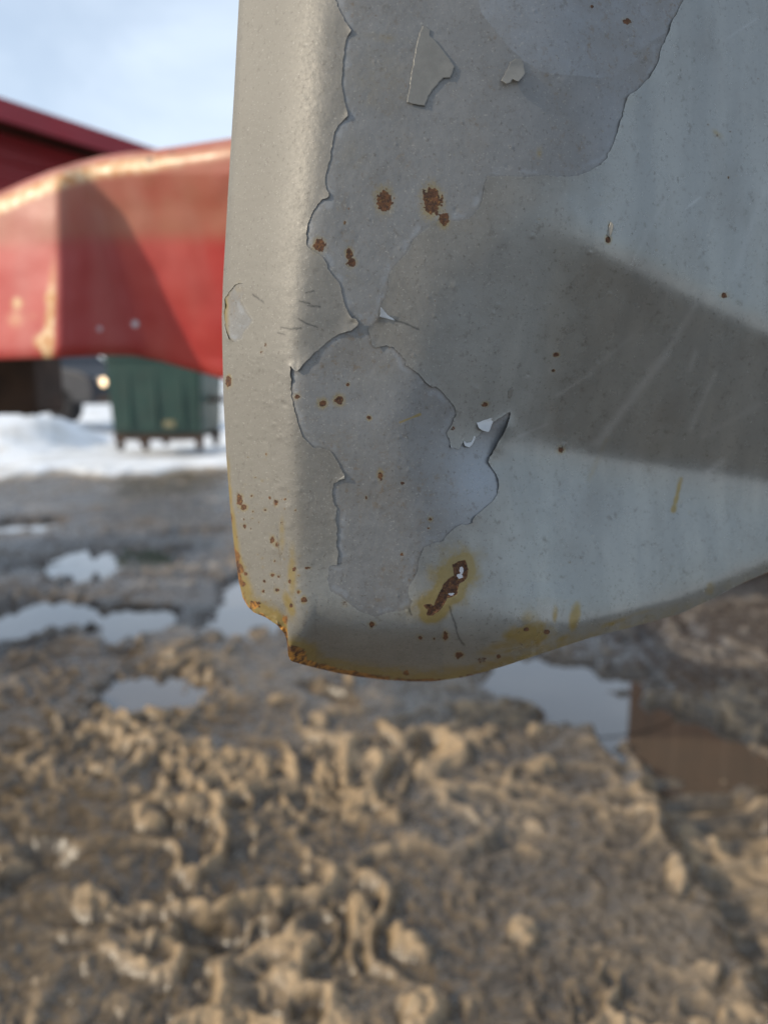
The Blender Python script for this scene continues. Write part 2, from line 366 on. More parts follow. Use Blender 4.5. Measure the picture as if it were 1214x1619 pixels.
SPOTS = [  # x, y, rx, ry, strength, halo
 (607.5, 317, 13, 18, 1, 1.5), (682, 318, 15, 22, 1, 1.6), (701, 346, 8, 12, 1.05, 1.5), (505, 388, 10, 11, 1, 1.4), (552, 402, 6, 9, 1, 1.5), (556, 415, 8, 8, 1, 1.4),
 (510, 638, 6, 6, 1, 2.2), (536.5, 632.6, 7, 7, 1, 2.2), (470, 627, 4, 4, .9, 2), (550, 608, 2.6, 2.6, .9, 2), (583.6, 661, 3.2, 3.2, 1, 2), (601, 752, 4, 7, 1, 2), (636, 764, 3.5, 3.5, .75, 1), (579, 787, 2, 3, .9, 1.3),
 (699.6, 721, 3.5, 3.5, .5, 2), (767, 639, 4.5, 3.5, 1, 2), (716, 677, 4, 4, .55, 2.2), (362, 603, 5, 10, 1, 1.3), (379, 790, 5, 10, 1, 1.6), (386, 802, 5, 5, 1, 1.6), (398, 784, 2.5, 2.5, .7, 2), (436, 795, 3.5, 4.5, 1, 1.6), (427, 787, 2.4, 2.4, .9, 1.6), (419, 806, 3, 2.6, .7, 2), (387, 832, 3, 4, .9, 1.6), (446, 827, 4, 4, .5, 2.4), (431, 853, 4, 6, .9, 1.6), (438, 861, 4, 4, .9, 1.6),
 (375, 881, 5, 8, 1, 1.6), (380, 899, 7, 8, 1, 1.6), (389, 907, 4, 3.4, .9, 1.6), (384, 923, 4, 5, .9, 1.8), (418, 919, 2.7, 3.2, .8, 2), (431, 909, 3.4, 3, .9, 1.8), (441, 912, 2.6, 2.6, .8, 2), (438, 933, 4, 4, .8, 2), (416, 935, 2.6, 3, .7, 2), (458, 920, 3, 4, .8, 2), (465, 900, 4, 4, .8, 2), (403, 956, 9, 6, 1.05, 1.6), (451, 979, 5, 6, .9, 1.8), (472, 936, 3, 3, 1, 1.6), (460, 957, 2.6, 4, .9, 2), (487, 898, 6, 2.6, .7, 1), (480.6, 948.5, 4.2, 5, 1.1, 1.4), (545.5, 954, 4.5, 4.5, .5, 2.4), (588, 987.6, 4.6, 4.6, 1, 1.8), (664, 1008, 4.6, 4, .7, 2), (686, 1010, 2.6, 2.6, .7, 1.5), (704, 1005, 4.5, 7, 1, 1.6), (726, 1035.5, 6.5, 5, .95, 1.6), (762, 1043, 10, 6, .55, 1.8), (641, 1064, 5, 4, .8, 2), (635, 876, 3, 3.2, .7, 1.6), (680, 821, 3, 3, .85, 2.2), (704, 811, 4.5, 4.5, .35, 2), (677, 835, 2.5, 1.8, .8, 1.4),
 (963, 362, 3, 10, .65, 1.4), (961, 379, 4.5, 6, .95, 1.6), (879, 561, 5, 3.2, 1, 1.4), (874, 586, 3, 2.6, .8, 1.5), (1144, 468, 5, 4, .95, 1.8), (886, 711, 5, 4.5, .95, 2.2), (991, 34, 8, 6, .62, 1.2), (935, 10, 2.6, 2.6, .9, 1.4), (1002, 48, 4, 2, .5, 1), (1133, 214, 3.5, 3.5, .5, 3), (1119, 197, 2.5, 2, .5, 2), (1151, 281, 2.5, 3, .55, 1), (545, 352, 3, 4, .55, 1), (551, 330, 2.5, 2.5, .55, 1), (420, 545, 2.5, 4, .6, 1.4), (414, 556, 3, 4, .5, 1.4), (831, 995, 5, 3.5, .9, 2), (864, 999, 6, 5, .95, 1.6), (788, 1038, 5, 4, .7, 2), (823, 1018, 3, 3, .5, 2), (1076, 795, 2.5, 2.5, .4, 1.4), (1090, 812, 3, 4, .35, 1)]
SMUDGE = [  # soft stains: x, y, rx, ry, tilt, strength
 (717, 910, 42, 52, .5, .75), (690, 948, 52, 26, -.5, .75), (745, 905, 22, 48, .25, .35), (660, 965, 30, 18, 0, .35), (835, 1006, 42, 24, -.2, .9), (800, 1024, 52, 16, -.25, .55), (908, 976, 9, 28, .2, .75), (877, 972, 6, 18, .1, .5), (835, 982, 22, 28, .2, .35), (1122, 930, 9, 13, .3, .6), (970, 985, 32, 6, -.35, .5), (890, 1010, 25, 8, -.4, .45), (1010, 970, 40, 5, -.3, .3), (446, 845, 6, 40, 0, .35), (462, 905, 9, 46, 0, .5), (458, 960, 9, 30, -.3, .6), (378, 455, 9, 14, 0, .3), (1133, 212, 16, 7, .7, .35), (920, 870, 50, 40, 0, .08), (585, 155, 34, 26, 0, .16), (852, 241, 7, 12, 0, .3), (600, 60, 70, 12, .1, .2), (600, 120, 90, 80, .2, .16), (560, 250, 40, 60, 0, .14), (640, 220, 60, 30, .4, .1), (600, 590, 90, 40, -.3, .1), (520, 690, 60, 30, .3, .1), (560, 430, 40, 50, 0, .12)]
STREAKS = [  # pale or tan rubs: x1, y1, x2, y2, half width, tan?, strength
 (945, 700, 1052, 560, 7, 0, .45), (1052, 560, 1100, 480, 5, 0, .3), (1076, 758, 1064, 806, 4, 1, .75), (880, 625, 935, 590, 2.5, 0, .3), (930, 590, 1000, 530, 3, 0, .2), (866, 670, 820, 690, 2, 0, .25), (1130, 590, 1090, 680, 4, 0, .25), (1083, 330, 1106, 312, 1.6, 0, .4), (1150, 60, 1195, 30, 1.5, 0, .25), (1120, 745, 1142, 728, 5, 0, .45), (1160, 440, 1214, 280, 6, 0, .14), (990, 430, 1060, 300, 4, 0, .1), (1099, 555, 1090, 585, 3, 0, .3), (930, 760, 960, 690, 6, 1, .2), (632, 668, 664, 655, 1.6, 1, .8), (1110, 690, 1200, 640, 5, 0, .18)]
CRACKS = [[(711, 959), (714, 972), (719, 985), (722, 998), (726, 1010), (733, 1020)], [(624.5, 507), (640, 511), (662, 521)], [(472, 504), (486, 512), (502, 517)], [(444, 518), (460, 520), (476, 519)], [(486, 483), (506, 485)], [(474, 476), (490, 480)], [(400, 466), (417, 478)], [(484, 463), (496, 460)], [(440, 526), (450, 529)], [(647, 962), (650, 972)]]
GAP = [(806.6, 650), (806, 660), (802.5, 673), (798, 683), (792.5, 693.5), (786, 704), (779, 715), (772, 727), (776, 724), (784, 714), (791, 703), (797, 692), (801, 682)]

def rough_poly(P, amp, step=5):
    r_ = np.random.RandomState(3); out = []
    for i in range(len(P)):
        x1, y1 = P[i]; x2, y2 = P[(i+1) % len(P)]; L = math.hypot(x2-x1, y2-y1); k = max(1, int(L/step)) if L < 60 else 6
        for q in range(k):
            t = q/k; w = 0 if q == 0 else amp*r_.randn()
            out.append((x1+(x2-x1)*t-(y2-y1)/max(L, 1)*w, y1+(y2-y1)*t+(x2-x1)/max(L, 1)*w))
    return out
E_UP = rough_poly(E_UP, .75); CHIP = rough_poly(CHIP, .6)
EXP = in_poly(PX, PY, E_UP) | in_poly(PX, PY, CHIP)
D_EDGE, EX, EY = near_poly(PX, PY, E_UP); D2, EX2, EY2 = near_poly(PX, PY, CHIP)
m2 = D2 < D_EDGE; D_EDGE = np.where(m2, D2, D_EDGE); EX = np.where(m2, EX2, EX); EY = np.where(m2, EY2, EY)
nA = fbm(PX/9, PY/9, 3); nB = fbm(PX/30+5, PY/30, 3); nC = fbm(PX/4.2, PY/4.2+9, 2)
rust = np.zeros_like(PX); stain = np.zeros_like(PX)
rs = np.random.RandomState(5)
spots = list(SPOTS)
for k in range(120):                      # small rust pricks, denser low on the flange
    t = rs.rand()
    if k < 60:
        y = 700+rs.rand()**.7*280; x = float(XL(y))+6+rs.rand()*100
        spots.append((x, y, 1+rs.rand()*1.3, 1+rs.rand()*1.5, .4+.4*rs.rand(), 2))
    else:
        spots.append((480+rs.rand()*720, rs.rand()*1000, .8+rs.rand()*.8, .8+rs.rand()*.8, .3+.4*rs.rand(), 1.5))
for (x, y, rx, ry, s, hl) in spots:
    R = max(rx, ry)*3.2*max(hl, 1)
    d = np.sqrt(((PX-x)/rx)**2+((PY-y)/ry)**2)
    near = d < 6
    dd = d*(1+.5*nA+.35*nC)
    rust = np.where(near, np.maximum(rust, s*(1-ss(.65, 1.2, dd))), rust)
    stain = np.where(near, np.maximum(stain, .3*s*np.exp(-(np.maximum(d*(1+.3*nC)-.8, 0)/(hl*.5))**2)), stain)
for (x, y, rx, ry, t, s) in SMUDGE:
    ux = (PX-x)*math.cos(t)+(PY-y)*math.sin(t); uy = -(PX-x)*math.sin(t)+(PY-y)*math.cos(t)
    d = np.sqrt((ux/rx)**2+(uy/ry)**2)*(1+.25*nB)
    stain = np.maximum(stain, s*(1-ss(.0, 1.5, d+.25*nA))*(.85+.3*nA))
scar_in = in_poly(PX+2.2*nC, PY+2.2*nA, SCAR); ds, _, _ = near_poly(PX, PY, SCAR)
rust = np.where(scar_in, 1.3, np.maximum(rust, .75*np.exp(-(ds/3.5)**2)))
stain = np.maximum(stain, np.exp(-(ds/14)**2)*.9)
# rusty rims: left edge from mid height down, the broken corner, the bottom
eb = YBA[None, :]-PY; el = A[None, :]+0*PY
ledge = np.exp(-(el/(5+4*ss(780, 920, PY)))**2)*ss(640, 900, PY+60*nB)
ch = (A[None, :] < 95)
bot = np.exp(-(eb/np.interp(A+385, [385, 440, 455, 480, 520, 600, 680, 760, 800, 900], [9, 8, 22, 16, 13, 9, 7, 6, 5, 4])[None, :])**2)*np.interp(A+385, [385, 440, 456, 500, 600, 680, 760, 830, 900, 1214], [.9, .8, 1.25, 1.15, 1.0, .8, .6, .45, .2, .1])[None, :]
hang = np.exp(-((PX-470)/30)**2-((PY-1035)/22)**2)*1.1*(eb < 45)
rust = np.maximum(rust, np.maximum(ledge*.75*(.8+.5*nB), np.maximum(bot*(.72+.5*nB), hang*(eb < 26)*(.6+.4*nB))))
stain = np.maximum(stain, np.maximum(ledge*.9, np.maximum(np.exp(-(eb/22)**2)*np.interp(A+385, [385, 455, 600, 760, 900, 1214], [.9, 1.0, .6, .5, .3, .15])[None, :], hang*.9)))
stain = np.maximum(stain, .85*np.exp(-(el/16)**2)*ss(860, 940, PY))
bare = np.zeros_like(PX)
for (x, y, rx, ry) in [(729, 902, 3, 7), (727, 911, 5, 4), (713, 939, 5.5, 1.8)]:
    bare = np.maximum(bare, 1.1*(1-ss(.6, 1.2, np.sqrt(((PX-x)/rx)**2+((PY-y)/ry)**2)*(1+.5*nC))))
dirt_shade = np.zeros_like(PX)
for cpl in CRACKS:
    d, _, _ = near_poly(PX+1.2*nA, PY+1.2*nC, cpl, False); dirt_shade = np.maximum(dirt_shade, .75*np.exp(-(d/1.3)**2))
d, _, _ = near_poly(PX, PY, [(944, 263), (977, 203), (991.5, 154), (1031, 114), (1046, 72), (1080, 0), (1100, -60)], False)
gap = in_poly(PX, PY, GAP)
edge_shade = np.exp(-(D_EDGE/1.3)**2)  # thin shade along the lifted paint edges, put into the colour
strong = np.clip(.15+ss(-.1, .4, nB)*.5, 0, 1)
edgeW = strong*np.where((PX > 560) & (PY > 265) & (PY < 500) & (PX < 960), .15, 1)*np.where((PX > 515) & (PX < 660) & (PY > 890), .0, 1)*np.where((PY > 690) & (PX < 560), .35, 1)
crack_shade = np.maximum(dirt_shade, np.where(EXP, edge_shade*edgeW*.5, edge_shade*.6*(1-ss(868, 900, PY)*(PX < 660)*.9))); crack_shade = np.where(gap, 1, crack_shade)  # cracks, plus painted edge shade and darkness of the open gap
tan_ = np.zeros_like(PX); pale = np.zeros_like(PX)
for (x1, y1, x2, y2, w, tn, s) in STREAKS:
    d, _, _ = near_poly(PX, PY, [(x1, y1), (x2, y2)], False)
    v = s*np.exp(-(d*(1+.5*nB)/w)**2)
    if tn: tan_ = np.maximum(tan_, v)
    else: pale = np.maximum(pale, v)
stain = np.maximum(stain, tan_*.8)
clean_sheen = np.where(in_poly(PX, PY, CLEAN_EDGE), .55, 0.)*(.8+.4*nB)
clean_sheen = np.maximum(clean_sheen, .9*np.exp(-((PX-760)/62)**2-((PY-765)/75)**2))  # smooth bare dent, with reflected sky put into its colour
clean_sheen = np.maximum(clean_sheen, .35*np.exp(-((PX-975)/40)**2-((PY-200)/90)**2))
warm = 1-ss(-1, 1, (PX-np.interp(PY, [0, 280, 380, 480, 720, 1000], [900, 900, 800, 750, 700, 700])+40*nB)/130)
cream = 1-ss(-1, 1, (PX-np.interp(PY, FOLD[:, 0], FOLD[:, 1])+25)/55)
gloss = ss(690, 960, PX+60*nB+(PY-600)*.15)*np.where(EXP, .35, 1)
gloss = np.maximum(gloss, .9*np.exp(-((PX-755)/55)**2-((PY-755)/75)**2))
ochre = np.clip(np.maximum(np.exp(-(eb/26)**2)*np.interp(A+385, [385, 455, 560, 760], [.8, .9, .6, 0])[None, :], ledge*.3), 0, 1)
chip_in = in_poly(PX, PY, CHIP); dch, _, _ = near_poly(PX, PY, CHIP)
stain = np.where(chip_in, np.maximum(stain, .3*np.exp(-((PX-358)/6)**2)+.15*np.exp(-(dch/3)**2)), stain)
crack_shade = np.where((dch < 6) & ((PX > 362)), crack_shade*.25, crack_shade)
warm = warm*(1-.8*np.exp(-((PX-570)/130)**2-((PY-950)/75)**2))
rim = np.exp(-(D_EDGE/1.5)**2)*ss(-.1, .35, nC+.5*nB); pale = np.maximum(pale, np.where(EXP, 0, .3*rim))
band = ss(2, 5, D_EDGE)*(1-ss(7, 15, D_EDGE+9*nB))*ss(-.15, .25, fbm(PX/22+70, PY/22, 2)); clean_sheen = np.maximum(clean_sheen, .45*band*EXP)
ATT = dict(cream=cream, ochre=ochre, rust=rust, stain=stain, dirt_shade=crack_shade, bare=bare, clean_sheen=clean_sheen, warm=warm, gloss=gloss, pale=pale)

# small relief in metres (towards the viewer)
relief = np.zeros_like(PX)
rs = np.random.RandomState(9)
for k in range(150):                     # blisters under the paint
    if k < 80: y = 560+rs.rand()*420; x = float(XL(y))+8+rs.rand()*95
    else: x = 470+rs.rand()*500; y = rs.rand()*1000
    r = 1.6+rs.rand()**2*4; relief += (.00012+.0001*rs.rand())*np.exp(-((PX-x)**2+(PY-y)**2)/(r*r))*(1 if rs.rand() < .75 else -1)
for (x, y, rx, ry, s, hl) in SPOTS: relief += -.00012*np.exp(-(((PX-x)/rx)**2+((PY-y)/ry)**2)*1.4)*(1+nC)
relief += np.where(scar_in, -.0005+.0004*nC, 0)
relief += 7e-5*fbm(PX/14, PY/14, 3)*(1-.9*ss(640, 860, PX))
# ragged lower corner of the flange
rag = np.exp(-(eb/10)**2)*np.exp(-((PX-470)/60)**2); relief += rag*.0016*(nA+.3)

def surf(px, py, g, off):
    """3-D point of the sheet; off lifts it towards the camera side, along its line of sight"""
    yd = D0+g*U-off
    return at(px, py, yd)

fender = empty('metal_fender', (0.0, .26, .80))
tag(fender, 'grey metallic fender corner with peeling paint, rust spots and a torn rusty lower edge', 'fender')
def child(o):
    o.parent = fender; o.matrix_parent_inverse = fender.matrix_basis.inverted(); return o
fender.location = (0.02, .26, .76)
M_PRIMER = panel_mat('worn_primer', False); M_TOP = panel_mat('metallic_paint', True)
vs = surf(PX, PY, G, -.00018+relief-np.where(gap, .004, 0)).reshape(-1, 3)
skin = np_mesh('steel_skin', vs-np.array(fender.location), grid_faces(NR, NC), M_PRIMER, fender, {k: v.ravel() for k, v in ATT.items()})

# --- the paint layer: everything outside the peeled area, snapped to the traced edge, lifting where it curls
def lift_fn(px, py, d):
    quiet = 1-.95*ss(868, 900, py)*(1-ss(640, 662, px))
    L = 5e-5*quiet-1.6e-4*(1-quiet)+.00007*np.exp(-d/6)*quiet
    for (x, y, r, h) in [(565, 508, 16, .0016), (548, 521, 14, .0008), (468, 585, 14, .0013), (485, 565, 16, .0007), (550, 182, 9, .0008), (555, 48, 9, .0007), (518, 311, 9, .0006), (486, 365, 14, .0003), (590, 545, 12, .0009), (600, 500, 9, .0012), (683, 609, 14, .0006), (660, 588, 14, .0004), (790, 705, 20, .0022), (800, 678, 16, .0024), (774, 728, 9, .0008), (786, 760, 14, .0006), (749, 820, 9, .0007), (995, 150, 14, .0007), (1031, 114, 12, .0005), (1060, 40, 14, .0006), (980, 195, 12, .0005), (357, 480, 7, .0010), (361, 533, 9, .0008), (543, 755, 9, .0006), (533, 886, 9, .0004), (663, 890, 12, .0003), (461, 600, 10, .0005)]:
        L = L+h*(1 if x > 764 else .7)*np.exp(-((px-x)**2+(py-y)**2)/(r*r))*np.exp(-d/(r*.8))
    return L
def cut_layer(name, keep_face, mat, offs, snap):
    F = grid_faces(NR, NC)[keep_face]
    used = np.unique(F); remap = -np.ones(NR*NC, np.int64); remap[used] = np.arange(len(used))
    px, py = PX.ravel().copy(), PY.ravel().copy()
    if snap:
        allF = grid_faces(NR, NC); cntA = np.bincount(allF.ravel(), minlength=NR*NC); cntK = np.bincount(F.ravel(), minlength=NR*NC)
        bnd = (cntK > 0) & (cntK < cntA) & (D_EDGE.ravel() < 4)
        px[bnd] = EX.ravel()[bnd]; py[bnd] = EY.ravel()[bnd]
    v = surf(px, py, G.ravel(), offs(px, py))[used]
    return np_mesh(name, v-np.array(fender.location), remap[F], mat, fender, {k: a.ravel()[used] for k, a in ATT2.items()})
cx = (PX[:-1, :-1]+PX[1:, 1:])/2; cy = (PY[:-1, :-1]+PY[1:, 1:])/2
exf = (in_poly(cx, cy, E_UP) | in_poly(cx, cy, CHIP)).ravel()
ATT2 = dict(ATT); ATT2['dirt_shade'] = np.maximum(dirt_shade, 0)
ATT2['warm'] = warm; ATT2['stain'] = stain
dE = D_EDGE.ravel(); rl = relief.ravel()
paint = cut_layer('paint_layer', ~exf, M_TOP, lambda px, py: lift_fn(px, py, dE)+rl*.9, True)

# --- loose flakes still clinging on
M_FLAKE = simple('flake_paint', (.152, .148, .135), .45, .1, .08, 300, .2, .0002)
def bilin(arr, px, py):
    v = (py+1250)/(np.interp(np.clip(px-XL(py), 0, 2300)+385, YBx, YBy)+1250)
    r = np.interp(v, V, np.arange(NR)); a = np.interp(px-XL(py), A, np.arange(NC))
    r0 = np.clip(r.astype(int), 0, NR-2); a0 = np.clip(a.astype(int), 0, NC-2); fr = r-r0; fa = a-a0
    return (arr[r0, a0]*(1-fr)*(1-fa)+arr[r0+1, a0]*fr*(1-fa)+arr[r0, a0+1]*(1-fr)*fa+arr[r0+1, a0+1]*fr*fa)
M_PALE = simple('flake_skylit', (.40, .41, .42), .4, .2, .06, 300)  # sky light on the curled flakes put into a lighter colour
def flake(poly, lift, label=None, step=1.0, mat=None):
    poly = rough_poly(poly, .45, 4); poly = np.array(poly, float); x0, y0 = poly.min(0)-1; x1, y1 = poly.max(0)+1
    gx = np.arange(x0, x1+step, step); gy = np.arange(y0, y1+step, step)
    px, py = np.meshgrid(gx, gy); nr, nc = px.shape
    ctrx = (px[:-1, :-1]+px[1:, 1:])/2; ctry = (py[:-1, :-1]+py[1:, 1:])/2
    k = in_poly(ctrx, ctry, poly).ravel(); F = grid_faces(nr, nc); FK = F[k]
    used = np.unique(FK); rm = -np.ones(nr*nc, np.int64); rm[used] = np.arange(len(used))
    px, py = px.ravel(), py.ravel()
    cA = np.bincount(F.ravel(), minlength=nr*nc); cK = np.bincount(FK.ravel(), minlength=nr*nc)
    b = (cK > 0) & (cK < cA); d, ex, ey = near_poly(px, py, [tuple(p) for p in poly])
    px = np.where(b, ex, px); py = np.where(b, ey, py)
    g = bilin(G, px, py); v = surf(px, py, g, lift(px, py)+.00012)[used]
    o = np_mesh('paint_flake', v-np.array(fender.location), rm[FK], mat or M_FLAKE, fender)
    sm = o.modifiers.new('thickness', 'SOLIDIFY'); sm.thickness = .00006; sm.offset = 0
    if label: o['label'] = label
    return o
def pl(x, y, nx, ny, k, p=1.5):
    """lift that grows away from a hinge line through (x, y) along (nx, ny)"""
    L = math.hypot(nx, ny)
    return lambda px, py: k*np.clip(((px-x)*nx+(py-y)*ny)/L, 0, 99)**p*U
flake([(668, 40), (674, 42), (681, 47), (679, 56), (690, 66), (704, 84), (719, 105), (716, 114), (711.5, 123), (701, 123), (694, 130), (688, 138), (682, 145), (677, 152), (672, 167.5), (657, 165), (643, 162), (647, 140), (650, 120), (655, 90), (661, 60)], lambda px, py: pl(662, 140, -.2, 1, .011)(px, py)+pl(695, 100, 1, .5, .010)(px, py), 'large loose paint flake', 1.5)
flake([(806, 98), (815, 92), (826.5, 96), (828, 106), (830, 116), (825, 123), (819, 129), (810, 125), (806, 131), (800, 132.5), (792, 127), (797.5, 118)], lambda px, py: pl(808, 103, .15, 1, .055)(px, py), 'curled pale paint flake')
flake([(600, 500.7), (601, 492), (602, 485), (607, 491), (613, 498), (624.5, 507), (612, 504)], lambda px, py: pl(614, 502, -1, -.35, .12)(px, py), mat=M_PALE)
flake([(753, 668), (766, 664), (779, 661), (788, 658), (780, 666), (777, 672), (774, 680), (772, 683), (765, 681.5), (757, 677)], lambda px, py: pl(768, 664, .1, 1, .16)(px, py), 'bright curled flake beside the crack', mat=M_PALE)
flake([(733, 696), (737, 700), (744, 699), (750, 688), (752, 693), (747, 702), (742, 707.5), (735, 705)], lambda px, py: pl(742, 694, 0, 1, .12)(px, py), mat=M_PALE)
flake([(711, 700), (714, 706), (721, 711), (713, 708)], lambda px, py: pl(720, 706, -1, 0, .12)(px, py), mat=M_PALE)
flake([(803, 618), (808, 613), (812, 616), (810, 624), (806, 630), (802, 628)], lambda px, py: pl(803, 621, 1, .2, .2)(px, py))
flake([(958, 372), (961, 362), (965, 350), (969, 354), (968, 366), (964, 376)], lambda px, py: pl(960, 364, 1, 0, .2)(px, py))
flake([(527, 764), (536, 757), (545, 751.5), (545, 757), (537, 759.5)], lambda px, py: pl(532, 758, .8, .3, .08)(px, py))
flake([(889, 704), (893, 698), (896, 694), (893, 703), (889, 709)], lambda px, py: pl(892, 700, .5, .5, .2)(px, py))

# --- return flange behind the left edge, the broken corner and the bottom
li = [(j, 0) for j in range(NR)]+[(NR-1, i) for i in range(1, NC)]
bpx = np.array([PX[j, i] for j, i in li]); bpy_ = np.array([PY[j, i] for j, i in li]); bg_ = np.array([G[j, i] for j, i in li])
rows = []
side = np.array([i == 0 for j, i in li])
P0 = surf(bpx, bpy_, bg_, -.0002)
for (t, inw) in [(0, 0), (.0012, .0002), (.004, .0012), (.012, .003), (.02, .0045)]:
    P = P0.copy(); P[:, 1] += t
    P[:, 0] += np.where(side, inw, 0); P[:, 2] += np.where(side, 0, inw*np.interp(bpx, [900, 1040, 1110, 1300], [1, .4, -1.5, -2.2]))
    rows.append(P)
fl = np.stack(rows, 0); nb = len(li)
M_EDGE = NT('rusted_edge')
f_ = M_EDGE.noise(260, 5, .65); at_ = M_EDGE.attr('rust')
cc = M_EDGE.mix(M_EDGE.ramp(f_, .35, .65), (.055, .02, .008), (.20, .075, .02))
cc = M_EDGE.mix(M_EDGE.ramp(M_EDGE.math('ADD', at_, M_EDGE.math('MULTIPLY', M_EDGE.math('SUBTRACT', f_, .5), .7)), .3, .6), (.36, .345, .30), cc)
M_EDGE = M_EDGE.out(cc, .75, 0, M_EDGE.bump(f_, .5, .0008))
er = np.where(side, ss(600, 900, bpy_), np.interp(bpx, [385, 700, 850, 950], [1, 1, .6, .9]))
np_mesh('edge_flange', fl.reshape(-1, 3)-np.array(fender.location), grid_faces(5, nb, True), M_EDGE, fender, {'rust': np.tile(er, 5)})

# ================================================================== RED TRUCK
RD = 1.2; RU = RD/FPX
def red_top(x): return np.interp(x, [-700, -300, 0, 40, 80, 120, 160, 200, 235, 290, 360, 500, 800], [450, 372, 304, 286, 270, 257, 247, 241, 238, 230, 219, 200, 170])
def red_bot(x): return np.interp(x, [-700, 0, 90, 170, 215, 255, 300, 355, 430, 500, 800], [600, 569, 566, 562, 563, 571, 584, 600, 622, 630, 640])
rc = np.arange(-700, 801, 4.0); rv = np.concatenate([np.linspace(0, 1, 90)])
RX = np.repeat(rc[None, :], len(rv), 0); RT = red_top(RX); RB = red_bot(RX); RY = RT+(RB-RT)*rv[:, None]
xd = np.interp(RY, [150, 275, 330, 400, 565, 650], [120, 138, 156, 177, 226, 240])
sp = lambda t, w: w*softplus(t/w)
rg = .62*sp(95-RX, 5)*1.0                                          # left face
seg = np.clip(RX-95, 0, None)
rg = rg+ .75*(sp(RX-95, 5)-sp(RX-xd, 8)) - .45*(sp(RX-xd, 8)-sp(RX-420, 20))
rg += 1.5*sp((RT+16)-RY, 5)+.9*sp(RY-(RB-10), 4)
rg += 3*fbm(RX/90, RY/90, 2)
rpts = at(RX, RY, RD+rg*RU)
backt = rpts[0].copy(); backt[:, 1] += .30; backt[:, 2] += .004; backb = rpts[-1].copy(); backb[:, 1] += .26; backb[:, 2] += .015
allp = np.concatenate([backt[None], rpts, backb[None]], 0)
wear_glint = np.exp(-((RY-(RT+22))/15)**2)*np.interp(RX, [-100, 60, 230, 290, 400], [1, 1, .9, .55, .4])+.9*np.exp(-((RX-92+.06*(RY-300))/9)**2)*ss(330, 520, RY)*np.ones_like(RX)  # worn rusty edges; the top band also carries a painted sun glint
for (x, y, r, s) in [(28, 478, 10, .8), (25, 505, 18, .5), (66, 540, 14, .9), (78, 470, 9, .4), (55, 500, 10, .3), (190, 300, 12, .2)]: wear_glint += s*np.exp(-((RX-x)**2+(RY-y)**2)/(r*r))
face_lit = 1-.95*ss(93, 99, RX)*(1-ss(-8, 14, RX-xd-10))*ss(300, 360, RY)  # face turned from the sun is coloured darker: painted shade
upper_shade = ss(0, 1, 1-ss(350, 405, RY+.05*(RX-200)*(RX < 100)))  # browner upper band: dark reflection and shadow put into the colour
chipw = np.exp(-((RX-214)**2+(RY-512)**2)/49)+.7*np.exp(-((RX-158)**2+(RY-520)**2)/49)+.8*np.exp(-((RX-236)**2+(RY-250)**2)/80)*0
darkc = np.exp(-((RX-237)**2+(RY-254)**2)/40)+.6*np.exp(-((RX-272)**2+(RY-240)**2)/70)
def padr(a): return np.concatenate([a[:1], a, a[-1:]], 0).ravel()
n = NT('faded_red_paint')
bl = n.noise(9, 4, .6); ch_ = n.mix(n.ramp(bl, .3, .7), (.39, .026, .024), (.45, .048, .038))
ch_ = n.mix(n.math('SUBTRACT', 1, n.attr('face_lit')), ch_, (.33, .014, .018))
ch_ = n.mix(n.math('MULTIPLY', n.attr('upper_shade'), n.ramp(n.noise(12, 3), .2, .7, .45, .8)), ch_, (.33, .135, .075))
ch_ = n.mix(n.ramp(n.noise(5, 3, .6, 0, (1, 1, .12)), .45, .75, 0, .3), ch_, (.55, .30, .25))
ch_ = n.mix(n.ramp(n.attr('wear_glint'), .15, .85), ch_, n.mix(n.ramp(n.noise(60, 4), .35, .65), (.70, .50, .30), (.52, .24, .08)))
ch_ = n.mix(n.ramp(n.attr('chip'), .3, .7), ch_, (.55, .52, .55))
ch_ = n.mix(n.ramp(n.attr('dark'), .3, .7, 0, .8), ch_, (.10, .07, .05))
M_RED = n.out(ch_, n.ramp(n.noise(30, 3), .2, .8, .35, .5), 0, n.bump(n.noise(40, 4), .15, .003))
M_REDS = simple('truck_red', (.36, .035, .03), .4, 0, .2, 6, .1, .003, (.20, .08, .05), .6)
M_UNDER = simple('rusty_underbody', (.055, .03, .018), .8, 0, .3, 8, .4, .006)
M_TYRE = simple('tyre_rubber', (.022, .022, .024), .7, 0, .2, 14, .4, .004, (.10, .08, .06), .5)
M_GLASS = simple('dark_glass', (.015, .018, .02), .06, 0, .1, 3)
M_STEEL = simple('dull_steel', (.28, .27, .26), .45, .7, .2, 10, .2, .002)
truck = empty('red_truck', (-1.6, 1.8, 0))
tag(truck, 'faded red truck with a dented rust-edged fender and a darker red raised body behind it', 'truck')
tl = np.array(truck.location)
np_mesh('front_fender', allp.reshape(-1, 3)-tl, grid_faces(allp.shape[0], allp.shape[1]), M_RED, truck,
        dict(face_lit=padr(face_lit), wear_glint=padr(wear_glint), upper_shade=padr(upper_shade), chip=padr(chipw), dark=padr(darkc)))
bm = bmesh.new(); add_box(bm, -2.6, .52, .62, .84, .845, 1.06); add_box(bm, -2.6, .2, .68, .78, .70, .845); bm_obj('chassis', bm, M_UNDER, truck, .012)
bm = bmesh.new(); add_box(bm, -.35, .60, -.40, .70, 1.045, 1.075); bm_obj('fender_bracket', bm, M_UNDER, truck, .008)
